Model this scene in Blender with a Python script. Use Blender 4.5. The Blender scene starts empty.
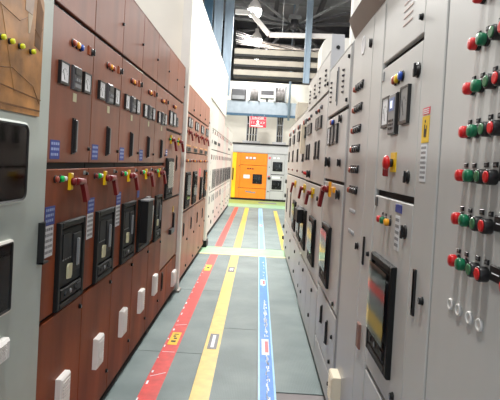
import bpy, bmesh, math, random
from mathutils import Vector, Matrix
random.seed(7)
S = bpy.context.scene
COL = S.collection
PI = math.pi

# ------------------------------------------------------------------ camera, world, exposure
cam_d = bpy.data.cameras.new('camera'); cam = bpy.data.objects.new('camera', cam_d); COL.objects.link(cam)
cam_d.sensor_width = 36.0; cam_d.lens = 36.0; cam_d.shift_y = -0.0539
cam_d.clip_start = 0.05; cam_d.clip_end = 200
yaw, pitch, roll = math.radians(-0.8537), math.radians(1.2), math.radians(3.15)
Fw = Vector((math.sin(yaw)*math.cos(pitch), math.cos(yaw)*math.cos(pitch), -math.sin(pitch)))
R0 = Vector((math.cos(yaw), -math.sin(yaw), 0)); U0 = R0.cross(Fw)
Rv = math.cos(roll)*R0 + math.sin(roll)*U0; Uv = -math.sin(roll)*R0 + math.cos(roll)*U0
M = Matrix.Identity(4)
for i in range(3):
    M[i][0] = Rv[i]; M[i][1] = Uv[i]; M[i][2] = -Fw[i]
M[0][3], M[1][3], M[2][3] = 0, 0, 1.55
cam.matrix_world = M
S.camera = cam
W = bpy.data.worlds.new('hall_daylight'); S.world = W; W.use_nodes = True
W.node_tree.nodes['Background'].inputs[0].default_value = (0.80, 0.88, 1.0, 1)
W.node_tree.nodes['Background'].inputs[1].default_value = 0.9
S.view_settings.view_transform = 'Standard'; S.view_settings.look = 'None'
S.view_settings.gamma = 1.0; S.view_settings.use_curve_mapping = False
S.view_settings.exposure = 0.25
# high bay lamps hanging over the aisles: (x, y, watts)
LAMP_Z = 6.1
LAMPS = [(-0.35, 0.9, 150), (-0.35, 7.2, 280), (-0.35, 11.1, 360), (-0.35, 15.0, 250), (-0.3, 18.6, 150), (-0.3, 21.0, 120),
         (5.6, 2.0, 200), (5.6, 9.0, 250), (5.6, 16.0, 250), (-5.6, 2.0, 200), (-5.6, 9.0, 250), (-5.6, 16.0, 250)]  # this line: side lamps out of view, added for ambient light

# ------------------------------------------------------------------ materials
def lin(c):
    return tuple(((v/255)/12.92 if v/255 <= 0.04045 else ((v/255+0.055)/1.055)**2.4) for v in c)
_m = {}
def mat(name, rgb, rough=0.5, metal=0.0, var=0.06, scale=6.0, bump=0.0, bscale=60.0, spec=0.5, streak=False):
    if name in _m: return _m[name]
    m = bpy.data.materials.new(name); m.use_nodes = True
    nt = m.node_tree; b = nt.nodes['Principled BSDF']
    c = lin(rgb)
    tc = nt.nodes.new('ShaderNodeTexCoord')
    mp = nt.nodes.new('ShaderNodeMapping')
    if streak: mp.inputs['Scale'].default_value = (1, 1, 0.25)
    nt.links.new(tc.outputs['Object'], mp.inputs['Vector'])
    n = nt.nodes.new('ShaderNodeTexNoise'); n.inputs['Scale'].default_value = scale; n.inputs['Detail'].default_value = 5
    nt.links.new(mp.outputs['Vector'], n.inputs['Vector'])
    r = nt.nodes.new('ShaderNodeValToRGB')
    r.color_ramp.elements[0].position = 0.3; r.color_ramp.elements[1].position = 0.7
    r.color_ramp.elements[0].color = tuple(max(0, v*(1-var*2)) for v in c)+(1,)
    r.color_ramp.elements[1].color = tuple(min(1, v*(1+var*2)) for v in c)+(1,)
    nt.links.new(n.outputs['Fac'], r.inputs['Fac']); nt.links.new(r.outputs['Color'], b.inputs['Base Color'])
    b.inputs['Roughness'].default_value = rough; b.inputs['Metallic'].default_value = metal
    b.inputs['Specular IOR Level'].default_value = spec
    if bump:
        n2 = nt.nodes.new('ShaderNodeTexNoise'); n2.inputs['Scale'].default_value = bscale
        nt.links.new(tc.outputs['Object'], n2.inputs['Vector'])
        bp = nt.nodes.new('ShaderNodeBump'); bp.inputs['Strength'].default_value = bump; bp.inputs['Distance'].default_value = 0.01
        nt.links.new(n2.outputs['Fac'], bp.inputs['Height']); nt.links.new(bp.outputs['Normal'], b.inputs['Normal'])
    _m[name] = m
    return m
def glass(name, tint, gloss=0.12):
    m = bpy.data.materials.new(name); m.use_nodes = True; nt = m.node_tree
    nt.nodes.remove(nt.nodes['Principled BSDF']); out = nt.nodes['Material Output']
    t = nt.nodes.new('ShaderNodeBsdfTransparent'); t.inputs[0].default_value = tint+(1,)
    g = nt.nodes.new('ShaderNodeBsdfGlossy'); g.inputs['Roughness'].default_value = 0.06
    fr = nt.nodes.new('ShaderNodeFresnel'); fr.inputs['IOR'].default_value = 1.45
    mx = nt.nodes.new('ShaderNodeMixShader')
    nt.links.new(fr.outputs[0], mx.inputs[0]); nt.links.new(t.outputs[0], mx.inputs[1]); nt.links.new(g.outputs[0], mx.inputs[2])
    nt.links.new(mx.outputs[0], out.inputs['Surface'])
    return m
def emit(name, rgb, strength):
    m = bpy.data.materials.new(name); m.use_nodes = True
    b = m.node_tree.nodes['Principled BSDF']
    b.inputs['Base Color'].default_value = (*lin(rgb), 1)
    b.inputs['Emission Color'].default_value = (*lin(rgb), 1); b.inputs['Emission Strength'].default_value = strength
    return m
BROWN = mat('brown_enamel', (128, 70, 47), 0.36, var=0.17, scale=5, bump=0.02, streak=True)
BROWN_LIT = mat('lit_brown_enamel', (176, 116, 92), 0.4, var=0.08, scale=4, streak=True)  # same brown, with the stronger light down the aisle in its colour
BROWN_HALFLIT = mat('half_lit_brown_enamel', (152, 92, 70), 0.4, var=0.1, scale=4, streak=True)  # same brown, partly lightened for the light growing along the row
BROWND = mat('brown_enamel_lower', (140, 70, 39), 0.55, var=0.2, scale=5, bump=0.02, spec=.3, streak=True)
PALE = mat('warm_grey_enamel', (197, 196, 193), 0.40, var=0.02, scale=3, bump=0.01, streak=True)
PALE2 = mat('cool_grey_enamel', (178, 178, 180), 0.42, var=0.02, scale=3, streak=True)
GREYGREEN = mat('green_grey_enamel', (184, 192, 185), 0.42, var=0.03, scale=4)
WHITEP = mat('white_enamel', (226, 223, 215), 0.45, var=0.02, scale=4)
WHITEWALL = mat('white_plaster', (238, 234, 222), 0.8, var=0.02, scale=2, bump=0.05)
CREAM = mat('cream_plastic', (226, 214, 190), 0.5, var=0.02)
WHITEPL = mat('white_plastic', (232, 228, 224), 0.4, var=0.01)
BLACK = mat('black_gap', (14, 13, 13), 0.7, var=0.1)
BLACKPL = mat('black_plastic', (30, 30, 31), 0.35, var=0.08, scale=20)
BLACKM = mat('black_metal', (15, 17, 18), 0.55, var=0.1, scale=10, spec=.35)
ACBD = mat('breaker_black', (16, 17, 19), 0.55, var=.1, spec=.3)
ACBG = mat('breaker_charcoal', (28, 30, 34), 0.55, var=.1, spec=.3)
DARKGREY = mat('dark_grey_plastic', (70, 70, 74), 0.4, var=0.05)
MIDGREY = mat('mid_grey_plastic', (130, 132, 134), 0.4, var=0.05)
STEEL = mat('galvanised_steel', (165, 168, 170), 0.35, metal=0.7, var=0.06, scale=15)
RED = mat('red_plastic', (205, 30, 34), 0.3, var=0.02)
GREEN = mat('green_plastic', (8, 105, 68), 0.3, var=0.02)
LGREEN = mat('bright_green_lens', (10, 190, 90), 0.25, var=0.02)
PGREEN = mat('pale_green_lens', (60, 112, 76), 0.25, var=0.02)
YELLOW = mat('yellow_plastic', (232, 190, 20), 0.35, var=0.03)
AMBER = mat('amber_lens', (235, 160, 30), 0.3, var=0.03)
BLUE = mat('blue_lens', (30, 75, 170), 0.3, var=0.03)
MAROON = mat('maroon_plastic', (122, 24, 26), 0.4, var=0.05)
REDBR = mat('dull_red_lens', (158, 70, 50), 0.35, var=0.05)
BLUELAB = mat('blue_label', (46, 66, 146), 0.5, var=0.06, scale=25)
PALEINK = mat('pale_print', (150, 165, 205), .6, var=.02)
PAPER = mat('paper_label', (225, 226, 228), 0.6, var=0.02)
PINK = mat('pink_red_print', (222, 90, 100), 0.5, var=0.02)
STICKER = mat('cream_sticker', (205, 200, 165), 0.6, var=0.04)
GLASSD = glass('smoked_glass', (0.55, 0.56, 0.58))
GLASSC = glass('clear_cover', (0.86, 0.87, 0.86))
BOARD = mat('brown_film_board', (166, 114, 58), 0.38, var=0.26, scale=9, bump=0.12, bscale=14)
BOARDD = mat('dark_brown_stain', (112, 74, 38), 0.7, var=0.2, scale=14)
ORANGE = mat('orange_enamel', (238, 132, 18), 0.4, var=0.03)
YELLOWP = mat('yellow_enamel', (243, 196, 20), 0.4, var=0.03)
BLUEST = mat('steel_blue_paint', (134, 152, 168), 0.45, var=0.06, scale=8, streak=True)
BLUEDK = mat('dark_blue_paint', (48, 82, 106), 0.45, var=0.06, scale=8)
TRUSS = mat('dark_truss_paint', (62, 62, 66), 0.6, var=0.1)
TRUSSL = mat('grey_truss_paint', (120, 122, 124), 0.6, var=0.06)
ROOF = mat('weathered_roof_sheet', (150, 150, 154), 0.7, var=0.15, scale=0.6)
HOODM = mat('dark_brown_sheet', (92, 72, 62), 0.45, var=0.06)
CREAMBEAM = mat('cream_tray_paint', (160, 153, 140), 0.5, var=0.05, scale=4)
CABLEW = mat('pale_cable', (196, 188, 182), 0.5, var=0.08)
CABLEB = mat('black_cable', (40, 38, 40), 0.5, var=0.08)
MATRUB = None

# ------------------------------------------------------------------ mesh building (local frame: x along the front, -y out of the front, z up)
class MB:
    def __init__(s): s.v, s.f, s.m, s.sm = [], [], [], []
    def face(s, idx, m=0, sm=False): s.f.append(idx); s.m.append(m); s.sm.append(sm)
    def box(s, x0, x1, z0, z1, w0, w1, m=0, ch=0.0):
        """w is the distance out of the front (y = -w); ch chamfers the front edges"""
        b = len(s.v)
        if ch <= 0:
            for w in (w0, w1):
                s.v += [(x0, -w, z0), (x1, -w, z0), (x1, -w, z1), (x0, -w, z1)]
            for q in ((0,1,2,3),(4,7,6,5),(0,4,5,1),(1,5,6,2),(2,6,7,3),(3,7,4,0)): s.face([b+i for i in q], m)
        else:
            wm = w1-ch
            for (w, e) in ((w0, 0), (wm, 0), (w1, ch)):
                s.v += [(x0+e, -w, z0+e), (x1-e, -w, z0+e), (x1-e, -w, z1-e), (x0+e, -w, z1-e)]
            s.face([b, b+1, b+2, b+3], m); s.face([b+8, b+11, b+10, b+9], m)
            for k in (0, 4):
                for i in range(4):
                    j = (i+1) % 4
                    s.face([b+k+i, b+k+4+i, b+k+4+j, b+k+j], m)
        return s
    def prism(s, pts, w0, w1, m=0):
        b = len(s.v); n = len(pts)
        for w in (w0, w1): s.v += [(x, -w, z) for x, z in pts]
        s.face(list(range(b, b+n)), m); s.face(list(range(b+2*n-1, b+n-1, -1)), m)
        for i in range(n):
            j = (i+1) % n; s.face([b+i, b+n+i, b+n+j, b+j], m)
        return s
    def lathe(s, cx, cz, prof, n=14, m=0):
        """profile of (radius, w) turned about the axis that points out of the front"""
        b = len(s.v)
        for r, w in prof:
            s.v += [(cx+r*math.cos(2*PI*i/n), -w, cz+r*math.sin(2*PI*i/n)) for i in range(n)]
        for k in range(len(prof)-1):
            for i in range(n):
                j = (i+1) % n
                s.face([b+k*n+i, b+k*n+j, b+(k+1)*n+j, b+(k+1)*n+i], m, True)
        s.face(list(range(b, b+n)), m)
        s.face(list(range(b+len(prof)*n-1, b+(len(prof)-1)*n-1, -1)), m)
        return s
    def tube(s, pts, r, n=8, m=0, r1=None):
        pts = [Vector(p) for p in pts]; b = len(s.v); k = len(pts)
        for a, p in enumerate(pts):
            d = (pts[min(a+1, k-1)]-pts[max(a-1, 0)]).normalized()
            up = Vector((0, 0, 1)) if abs(d.z) < 0.9 else Vector((1, 0, 0))
            e1 = d.cross(up).normalized(); e2 = d.cross(e1)
            rr = r if r1 is None else r+(r1-r)*a/(k-1)
            s.v += [tuple(p+rr*(math.cos(2*PI*i/n)*e1+math.sin(2*PI*i/n)*e2)) for i in range(n)]
        for a in range(k-1):
            for i in range(n):
                j = (i+1) % n; s.face([b+a*n+i, b+a*n+j, b+(a+1)*n+j, b+(a+1)*n+i], m, True)
        s.face(list(range(b, b+n)), m); s.face(list(range(b+k*n-1, b+(k-1)*n-1, -1)), m)
        return s
    def bar(s, p, q, a, b_, m=0):
        """rectangular bar from p to q, a wide and b_ high"""
        p, q = Vector(p), Vector(q); d = (q-p).normalized()
        up = Vector((0, 0, 1)) if abs(d.z) < 0.95 else Vector((0, 1, 0))
        e1 = d.cross(up).normalized()*a/2; e2 = e1.cross(d).normalized()*b_/2
        o = len(s.v)
        for c in (p, q):
            s.v += [tuple(c+e1+e2), tuple(c-e1+e2), tuple(c-e1-e2), tuple(c+e1-e2)]
        for f in ((0,1,2,3),(4,7,6,5),(0,4,5,1),(1,5,6,2),(2,6,7,3),(3,7,4,0)): s.face([o+i for i in f], m)
        return s
    def mesh(s, name, mats):
        me = bpy.data.meshes.new(name); me.from_pydata(s.v, [], s.f)
        for mm in (mats if isinstance(mats, (list, tuple)) else [mats]): me.materials.append(mm)
        me.polygons.foreach_set('material_index', s.m); me.polygons.foreach_set('use_smooth', s.sm)
        bm = bmesh.new(); bm.from_mesh(me); bmesh.ops.recalc_face_normals(bm, faces=bm.faces); bm.to_mesh(me); bm.free()
        me.update(); return me
def link(name, me, parent=None, loc=(0, 0, 0), label=None):
    o = bpy.data.objects.new(name, me); COL.objects.link(o); o.location = loc
    if parent: o.parent = parent
    if label: o['label'] = label
    return o
def obj(name, mb, mats, parent=None, loc=(0, 0, 0), label=None):
    return link(name, mb.mesh(name, mats), parent, loc, label)
def tag(o, label, cat, group=None):
    o['label'] = label; o['category'] = cat
    if group: o['group'] = group
    return o
def thing(name, label, cat, loc, rz=0, group=None):
    o = bpy.data.objects.new(name, None); COL.objects.link(o); o.location = loc; o.rotation_euler = (0, 0, rz)
    o.empty_display_size = 0.1
    return tag(o, label, cat, group)
def structure(name, mb, mats):
    o = obj(name, mb, mats); o['kind'] = 'structure'; return o
_cache = {}
FRONT = {}                         # how far a door's own front stands out
def dev(name, parent, u, z, key, make, label=None):
    """a device on a front: its mesh is made once per key and shared"""
    if key not in _cache:
        mb, mats = make(); _cache[key] = mb.mesh(name, mats)
    return link(name, _cache[key], parent, (u, -FRONT.get(parent.name, 0), z), label)

# ------------------------------------------------------------------ devices (centred on u, z)
def lamp(p, u, z, col, r=0.017, out=0.035):
    out *= .62
    return dev('indicator_lamp', p, u, z, ('lamp', col.name, r, out), lambda: (
        MB().lathe(0, 0, [(r*1.2, 0), (r*1.2, out*0.3), (r, out*0.35)], m=1).lathe(0, 0, [(r*0.95, out*0.35), (r, out*0.75), (r*0.75, out*0.95), (r*0.3, out)], m=0), [col, BLACKPL]))
def meter(p, u, z, w=0.1, h=0.1, out=0.03, face=None):
    face = face or PAPER; out *= .5
    def mk():
        mb = MB(); f = w*0.07
        mb.box(-w/2, w/2, -h/2, h/2, 0, out*0.7, 0)
        for a in ((-w/2, -w/2+f, -h/2, h/2), (w/2-f, w/2, -h/2, h/2), (-w/2+f, w/2-f, h/2-f, h/2), (-w/2+f, w/2-f, -h/2, -h/2+f*1.6)):
            mb.box(*a, out*0.7, out, 0)
        mb.box(-w/2+f, w/2-f, -h/2+f*1.6, h/2-f, out*0.7, out*0.78, 1)
        for k in range(7):
            t = PI*(0.2+0.6*k/6); x, zz = -0.33*w*math.cos(t), -h*0.25+0.45*h*math.sin(t)
            mb.box(x-w*.012, x+w*.012, zz-h*.04, zz+h*.03, out*0.78, out*0.8, 0)
        mb.bar((0, -out*.82, -h*.28), (-w*.2, -out*.82, h*.12), w*.015, w*.02, 0)
        return mb, [BLACKPL, face]
    return dev('panel_meter', p, u, z, ('meter', w, h, out, face.name), mk)
def relay(p, u, z, w=0.105, h=0.11, out=0.016):
    def mk():
        mb = MB().box(-w/2, w/2, -h/2, h/2, 0, out, 0, 0.006)
        mb.box(-w*.38, w*.38, h*.12, h*.4, out, out+.003, 1)
        for k in range(3): mb.box(-w*.3+k*w*.22, -w*.3+k*w*.22+w*.13, -h*.15, -h*.02, out, out+.006, 2)
        mb.box(-w*.36, w*.36, -h*.4, -h*.24, out, out+.003, 2)
        return mb, [DARKGREY, BLACKPL, MIDGREY]
    return dev('protection_relay', p, u, z, ('relay', w, h, out), mk)
def knob(p, u, z, r=0.018, out=0.035, name='rotary_switch'):
    out *= .6
    return dev(name, p, u, z, ('knob', r, out), lambda: (
        MB().lathe(0, 0, [(r*1.3, 0), (r*1.3, out*.25), (r, out*.3), (r*.9, out*.6)], m=0).box(-r*.3, r*.3, -r*1.15, r*1.15, out*.6, out, 0, r*.1)
            .box(-r*.08, r*.08, r*.2, r*1.0, out, out+.001, 1), [BLACKPL, PAPER]))
def lock(p, u, z, r=0.009):
    return dev('door_lock', p, u, z, ('lock', r), lambda: (
        MB().lathe(0, 0, [(r*1.2, 0), (r, .006), (r*.9, .012)], n=10, m=0).box(-r*.25, r*.25, -r*.6, r*.6, .012, .0135, 1), [BLACKM, STEEL]))
def bar_handle(p, u, z, h=0.17, w=0.03, out=0.035, name='door_handle', edge=BLACKPL):
    out *= .55
    return dev(name, p, u, z, ('bar', h, w, out, edge.name), lambda: (
        MB().box(-w/2, w/2, -h/2, h/2, 0, .008, 0).box(-w*.33, w*.33, -h*.46, h*.46, .008, out, 0, .005).box(w*.1, w*.46, -h*.44, h*.44, .008, out*1.05, 1)
            .lathe(0, -h*.4, [(w*.2, out), (w*.15, out+.004)], 8, 1), [BLACKPL, edge]))
def slot(p, u, z, h=0.14, w=0.022, name='slot_plate', m=None):
    m = m or BLACKPL
    return dev(name, p, u, z, ('slot', h, w, m.name), lambda: (MB().box(-w/2, w/2, -h/2, h/2, 0, .008, 0, .003).box(-w*.2, w*.2, -h*.4, h*.4, .008, .012, 1), [m, BLACKM]))
def print_label(p, u, z, w, h, base, ink, lines=4, head=None, name='label_sticker'):
    """a stuck-on label with rows of small print"""
    def mk():
        rnd = random.Random(int(w*1e4+h*1e3+lines)); mb = MB().box(-w/2, w/2, -h/2, h/2, 0, .0015, 0)
        top = h/2
        if head: mb.box(-w/2, w/2, h/2-h*.3, h/2, .0015, .002, 2); top = h/2-h*.32
        dz = (top+h/2)/(lines+0.5)
        for k in range(lines):
            z1 = top-dz*(k+.4); x = -w*.42
            while x < w*.36:
                l = w*rnd.uniform(.08, .22); mb.box(x, min(x+l, w*.42), z1-dz*.5, z1, .0015, .002, 1); x += l+w*.05
        return mb, [base, ink, head or base]
    return dev(name, p, u, z, ('lab', w, h, base.name, ink.name, lines, head.name if head else ''), mk)
def plate(p, u, z, w, h, m, out=.003, name='name_plate'):
    return dev(name, p, u, z, ('plate', w, h, m.name, out), lambda: (MB().box(-w/2, w/2, -h/2, h/2, 0, out, 0, min(out*.4, .004)), [m]))
def pistol_handle(p, u, z, s=1.0, flip=1, base=None):
    """isolator: yellow base plate, maroon barrel lying along the front, grip hanging from its end"""
    base = base or YELLOW
    def mk():
        mb = MB()
        mb.box(-.018*s, .018*s, -.042*s, .042*s, 0, .014*s, 1, .003*s)
        mb.tube([(flip*.01*s, -.022*s, 0), (flip*.05*s, -.025*s, 0), (flip*.13*s, -.026*s, -.004*s)], .021*s, 10, 0, .017*s)
        mb.lathe(0, 0, [(.02*s, .014*s), (.02*s, .03*s), (.013*s, .036*s)], 10, 0)
        mb.bar((flip*.115*s, -.026*s, .01*s), (flip*.142*s, -.042*s, -.105*s), .042*s, .022*s, 0)
        return mb, [MAROON, base]
    return dev('isolator_handle', p, u, z, ('pistol', s, flip, base.name), mk)
def estop(p, u, z):
    return dev('emergency_stop_button', p, u, z, 'estop', lambda: (
        MB().box(-.03, .042, -.034, .04, 0, .004, 1).lathe(0, 0, [(.016, .004), (.016, .018)], 12, 2)
            .lathe(0, 0, [(.02, .018), (.028, .023), (.028, .032), (.02, .038), (.006, .04)], 14, 0), [RED, YELLOW, BLACKPL]))
def push_button(p, u, z, col, bezel=True, r=0.0152):
    def mk():
        mb = MB()
        if bezel:
            mb.lathe(0, 0, [(r*1.02, 0), (r*1.05, .004), (r*1.05, .018), (r*.95, .021)], 14, 1)
            mb.lathe(0, 0, [(r*.8, .021), (r*.8, .023), (r*.6, .024)], 14, 0)
        else:
            mb.lathe(0, 0, [(r*1.05, 0), (r*1.05, .007), (r*.9, .008)], 14, 1)
            mb.lathe(0, 0, [(r*.9, .008), (r, .010), (r, .020), (r*.85, .024), (r*.3, .025)], 14, 0)
        mb.box(-r*.45, r*.6, r*1.3, r*2.0, 0, .004, 1, .001).box(-r*.25, r*.4, r*1.5, r*1.8, .004, .0045, 2)
        return mb, [col, BLACKPL, MIDGREY]
    return dev('push_button', p, u, z, ('pb', col.name, bezel, r), mk)
def cover_box(p, u, z, w=0.115, h=0.175, out=0.032, m=None, name='vent_cover'):
    m = m or WHITEPL
    def mk():
        mb = MB().box(-w/2, w/2, -h/2, h/2, 0, out, 0, .008)
        n = 9
        for k in range(n):
            zz = -h*.36+h*.72*k/(n-1); mb.box(-w*.36, w*.36, zz-h*.012, zz+h*.012, out, out+.003, 0)
        return mb, [m]
    return dev(name, p, u, z, ('cover', w, h, out, m.name), mk)
def breaker(p, u0, u1, z0, z1, window=True, stick=True, out=0.02):
    """air circuit breaker in its black door frame: frame (part) with the recessed unit, buttons, sticker and cover as sub-parts"""
    w, h = u1-u0, z1-z0; cu, cz = (u0+u1)/2, (z0+z1)/2; f = w*.09
    def mk():
        mb = MB()
        for a in ((-w/2, -w/2+f, -h/2, h/2), (w/2-f, w/2, -h/2, h/2), (-w/2+f, w/2-f, h/2-f, h/2), (-w/2+f, w/2-f, -h/2, -h/2+f)):
            mb.box(*a, 0, out, 0, .005)
        mb.box(-w/2+f, w/2-f, -h/2+f, h/2-f, 0.0, .002, 1)
        return mb, [BLACKM, BLACK]
    fr = dev('circuit_breaker', p, cu, cz, ('acbf', round(w, 3), round(h, 3)), mk)
    def mk2():
        mb = MB(); W2 = w/2-f*1.25; zt = h/2-f*1.25; zb = -h*.25
        mb.box(-W2, W2, zb, zt, .002, .012, 0, .004)
        mb.box(-W2*.9, -W2*.1, zb+h*.32, zt-h*.05, .012, .016, 1)
        mb.box(W2*.05, W2*.85, zb+h*.12, zt-h*.08, .012, .018, 1, .003)
        for k in range(4): mb.box(-W2*.85+k*W2*.22, -W2*.72+k*W2*.22, zb+h*.3, zb+h*.33, .012, .014, 2)
        mb.box(W2*.4, W2*.55, zb+h*.18, zt-h*.15, .018, .028, 2, .003)
        return mb, [ACBD, ACBG, MIDGREY]
    dev('breaker_unit', fr, 0, 0, ('acbu', round(w, 3), round(h, 3)), mk2)
    def mk3():
        mb = MB(); W2 = w/2-f*1.25; zb = -h/2+f*1.25; zt = -h*.27
        mb.box(-W2, W2, zb, zt, .002, .02, 0, .004)
        for k, m_ in ((0, 1), (1, 2), (2, 1)): mb.lathe(-W2*.6+k*W2*.5, (zb+zt)/2, [(w*.035, .02), (w*.03, .024)], 8, m_)
        mb.box(W2*.5, W2*.9, zb+h*.03, zt-h*.03, .02, .024, 1)
        return mb, [BLACKM, ACBG, MIDGREY]
    dev('racking_panel', fr, 0, 0, ('acbr', round(w, 3), round(h, 3)), mk3)
    if stick:
        def mk4():
            c = w*.09; c *= .9; pts = [(-c, -c*1.2), (c*.6, -c*1.35), (c, -c*.8), (c, c*1.2), (-c*.6, c*1.35), (-c, c*.8)]
            return MB().prism(pts, 0.012, .0195), [STICKER]
        dev('rating_sticker', fr, -w*.08, -h*.1, ('acbs', round(w, 3)), mk4)
    if window:
        dev('clear_cover', fr, 0, 0, ('acbw', round(w, 3), round(h, 3)), lambda: (MB().box(-w/2+f*1.05, w/2-f*1.05, -h*.25, h/2-f*1.05, out+.009, out+.011), [GLASSC]))
    return fr

# ------------------------------------------------------------------ cabinets
class Cab:
    def __init__(s, row, X, Ya, Yb, h, label, paint, depth=0.6, group=None, name='switchgear_cabinet', plinth=0.06, gap=BLACK, cat='cabinet'):
        s.w = Yb-Ya; s.h = h; s.paint = paint; s.Y0 = Ya; s.Y1 = Yb; s.row = row
        if row == 'left': loc, rz = (X, Ya, 0), PI/2
        elif row == 'right': loc, rz = (X, Yb, 0), -PI/2
        else: loc, rz = (Ya, X, 0), 0
        s.root = thing(name, label, cat, loc, rz, group)
        g = .0015
        b = MB().box(g, s.w-g, plinth, h, -depth, -.024, 0).box(g+.003, s.w-g-.003, plinth+.003, h-.006, -.024, -.02, 1)
        b.box(g, s.w-g, h-.004, h, -.024, 0, 0)
        s.body = obj('body', b, [paint, gap], s.root)
        obj('plinth', MB().box(g, s.w-g, 0, plinth, -depth, -.03), BLACK, s.root)
    def U(s, Y):                       # world run -> local u
        return Y-s.Y0 if s.row in ('left', 'end') else s.Y1-Y
    def door(s, ya, yb, z0, z1, paint=None, name='door', out=0.0, gz=.0035):
        a, b = sorted((s.U(ya), s.U(yb)))
        o = obj(name, MB().box(a+.003, b-.003, z0+gz, z1-gz, -.018, out, 0, .003), paint or s.paint, s.root)
        if out: FRONT[o.name] = out
        return o
    def strip(s, ya, yb, z0, z1, paint=None, name='frame_strip'):
        return s.door(ya, yb, z0, z1, paint, name, .002, .0005)

# ------------------------------------------------------------------ setting
def mat_floor():
    m = bpy.data.materials.new('ribbed_rubber_mat'); m.use_nodes = True; nt = m.node_tree; b = nt.nodes['Principled BSDF']
    tc = nt.nodes.new('ShaderNodeTexCoord')
    n = nt.nodes.new('ShaderNodeTexNoise'); n.inputs['Scale'].default_value = 2.2; n.inputs['Detail'].default_value = 8
    r = nt.nodes.new('ShaderNodeValToRGB'); r.color_ramp.elements[0].position = .35; r.color_ramp.elements[1].position = .68
    r.color_ramp.elements[0].color = (*lin((98, 113, 113)), 1); r.color_ramp.elements[1].color = (*lin((120, 134, 133)), 1)
    w1 = nt.nodes.new('ShaderNodeTexWave'); w1.inputs['Scale'].default_value = 28; w1.bands_direction = 'X'
    w2 = nt.nodes.new('ShaderNodeTexWave'); w2.inputs['Scale'].default_value = 28; w2.bands_direction = 'Y'
    mx = nt.nodes.new('ShaderNodeMath'); mx.operation = 'MULTIPLY'
    bp = nt.nodes.new('ShaderNodeBump'); bp.inputs['Strength'].default_value = .25; bp.inputs['Distance'].default_value = .004
    L = nt.links.new
    for q in (n, w1, w2): L(tc.outputs['Object'], q.inputs['Vector'])
    L(n.outputs['Fac'], r.inputs['Fac']); L(r.outputs['Color'], b.inputs['Base Color'])
    L(w1.outputs['Fac'], mx.inputs[0]); L(w2.outputs['Fac'], mx.inputs[1]); L(mx.outputs[0], bp.inputs['Height']); L(bp.outputs['Normal'], b.inputs['Normal'])
    b.inputs['Roughness'].default_value = .45
    b.inputs['Specular IOR Level'].default_value = .3
    return m
MATRUB = mat_floor()
CONC = mat('concrete', (128, 122, 122), .7, var=.08, scale=3, bump=.1)
GREENMAT = mat('green_floor_paint', (138, 174, 138), .45, var=.05, scale=5)
LIME = mat('lime_floor_paint', (140, 165, 90), .45, var=.05, scale=5)
TAPER = mat('red_floor_tape', (206, 66, 62), .35, var=.08, scale=14)
TAPEY = mat('yellow_floor_tape', (206, 174, 66), .38, var=.06, scale=12)
TAPEB = mat('blue_floor_tape', (36, 122, 210), .45, var=.08, scale=16)
TAPEBL = mat('pale_blue_tape_edge', (150, 200, 235), .35, var=.06)
SCUFF = mat('worn_white_scuff', (226, 232, 240), .5, var=.05)

def slab(x0, x1, y0, y1, z0, z1): return MB().box(x0, x1, z0, z1, -y1, -y0)
floor = structure('floor', slab(-9, 9, -6, 36, -.12, 0), CONC)
# rubber mats laid on the floor in lanes; each sheet is a part of the floor
lanes = [(-.9, -.36), (-.36, .08), (.08, .56)]
joints = {0: [.4, 3.95, 5.9, 8.2], 1: [.4, 4.6, 8.2], 2: [.4, 3.36, 8.2]}
for li, (a, b) in enumerate(lanes):
    js = joints[li]
    for q in range(len(js)-1):
        if li == 2 and q == 0: continue
        obj('rubber_mat', MB().box(a+.003, b-.003, .0, .006, -js[q+1]+.004, -js[q]-.004, 0), MATRUB, floor)
for a, b in ((-.95, -.36), (-.36, .08), (.08, .56)):
    obj('rubber_mat', slab(a+.003, b-.003, 9.0, 17.2, 0, .006), MATRUB, floor)
obj('rubber_mat', slab(.56, 1.9, 9.0, 17.2, 0, .006), MATRUB, floor)
obj('green_walkway', slab(-.95, 1.6, 8.32, 8.98, 0, .007), GREENMAT, floor, label='pale green painted crossing band')
obj('walkway_edge', slab(-.95, 1.6, 8.24, 8.318, 0, .007), mat('cream_edge_line', (214, 206, 158), .45, var=.05), floor, label='cream yellow edge line of the crossing band')
obj('green_walkway', slab(-1.1, 2.2, 17.25, 18.6, 0, .007), GREENMAT, floor, label='pale green painted band at aisle end')
obj('lime_walkway', slab(-1.1, 2.2, 18.62, 20.5, 0, .007), LIME, floor, label='lime green painted band before the end cabinets')

structure('wall_back', slab(-9, 9, 21.5, 21.7, 0, 5.0), WHITEWALL)
structure('wall_far', slab(-9, 9, 35.8, 36, 0, 9), ROOF)
structure('wall_left', slab(-9.2, -9, -6, 36, 0, 9), WHITEWALL)
structure('wall_right', slab(9, 9.2, -6, 36, 0, 9), WHITEWALL)
structure('ceiling', slab(-9.2, 9.2, -6, 36, 8.6, 8.8), ROOF)
# white plastered pier and partition over the left row
structure('wall_partition', slab(-1.7, -.93, 7.0, 13.6, 2.73, 3.84), WHITEWALL)
structure('wall_infill', slab(-1.7, -.93, 7.0, 9.28, 2.47, 2.7295), WHITEWALL)
structure('wall_pier', slab(-1.12, -.9, 5.95, 6.99, 2.47, 5.6), WHITEWALL)
structure('wall_panel', slab(-2.8, -.91, 5.88, 5.945, 2.50, 3.405), WHITEWALL)

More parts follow.
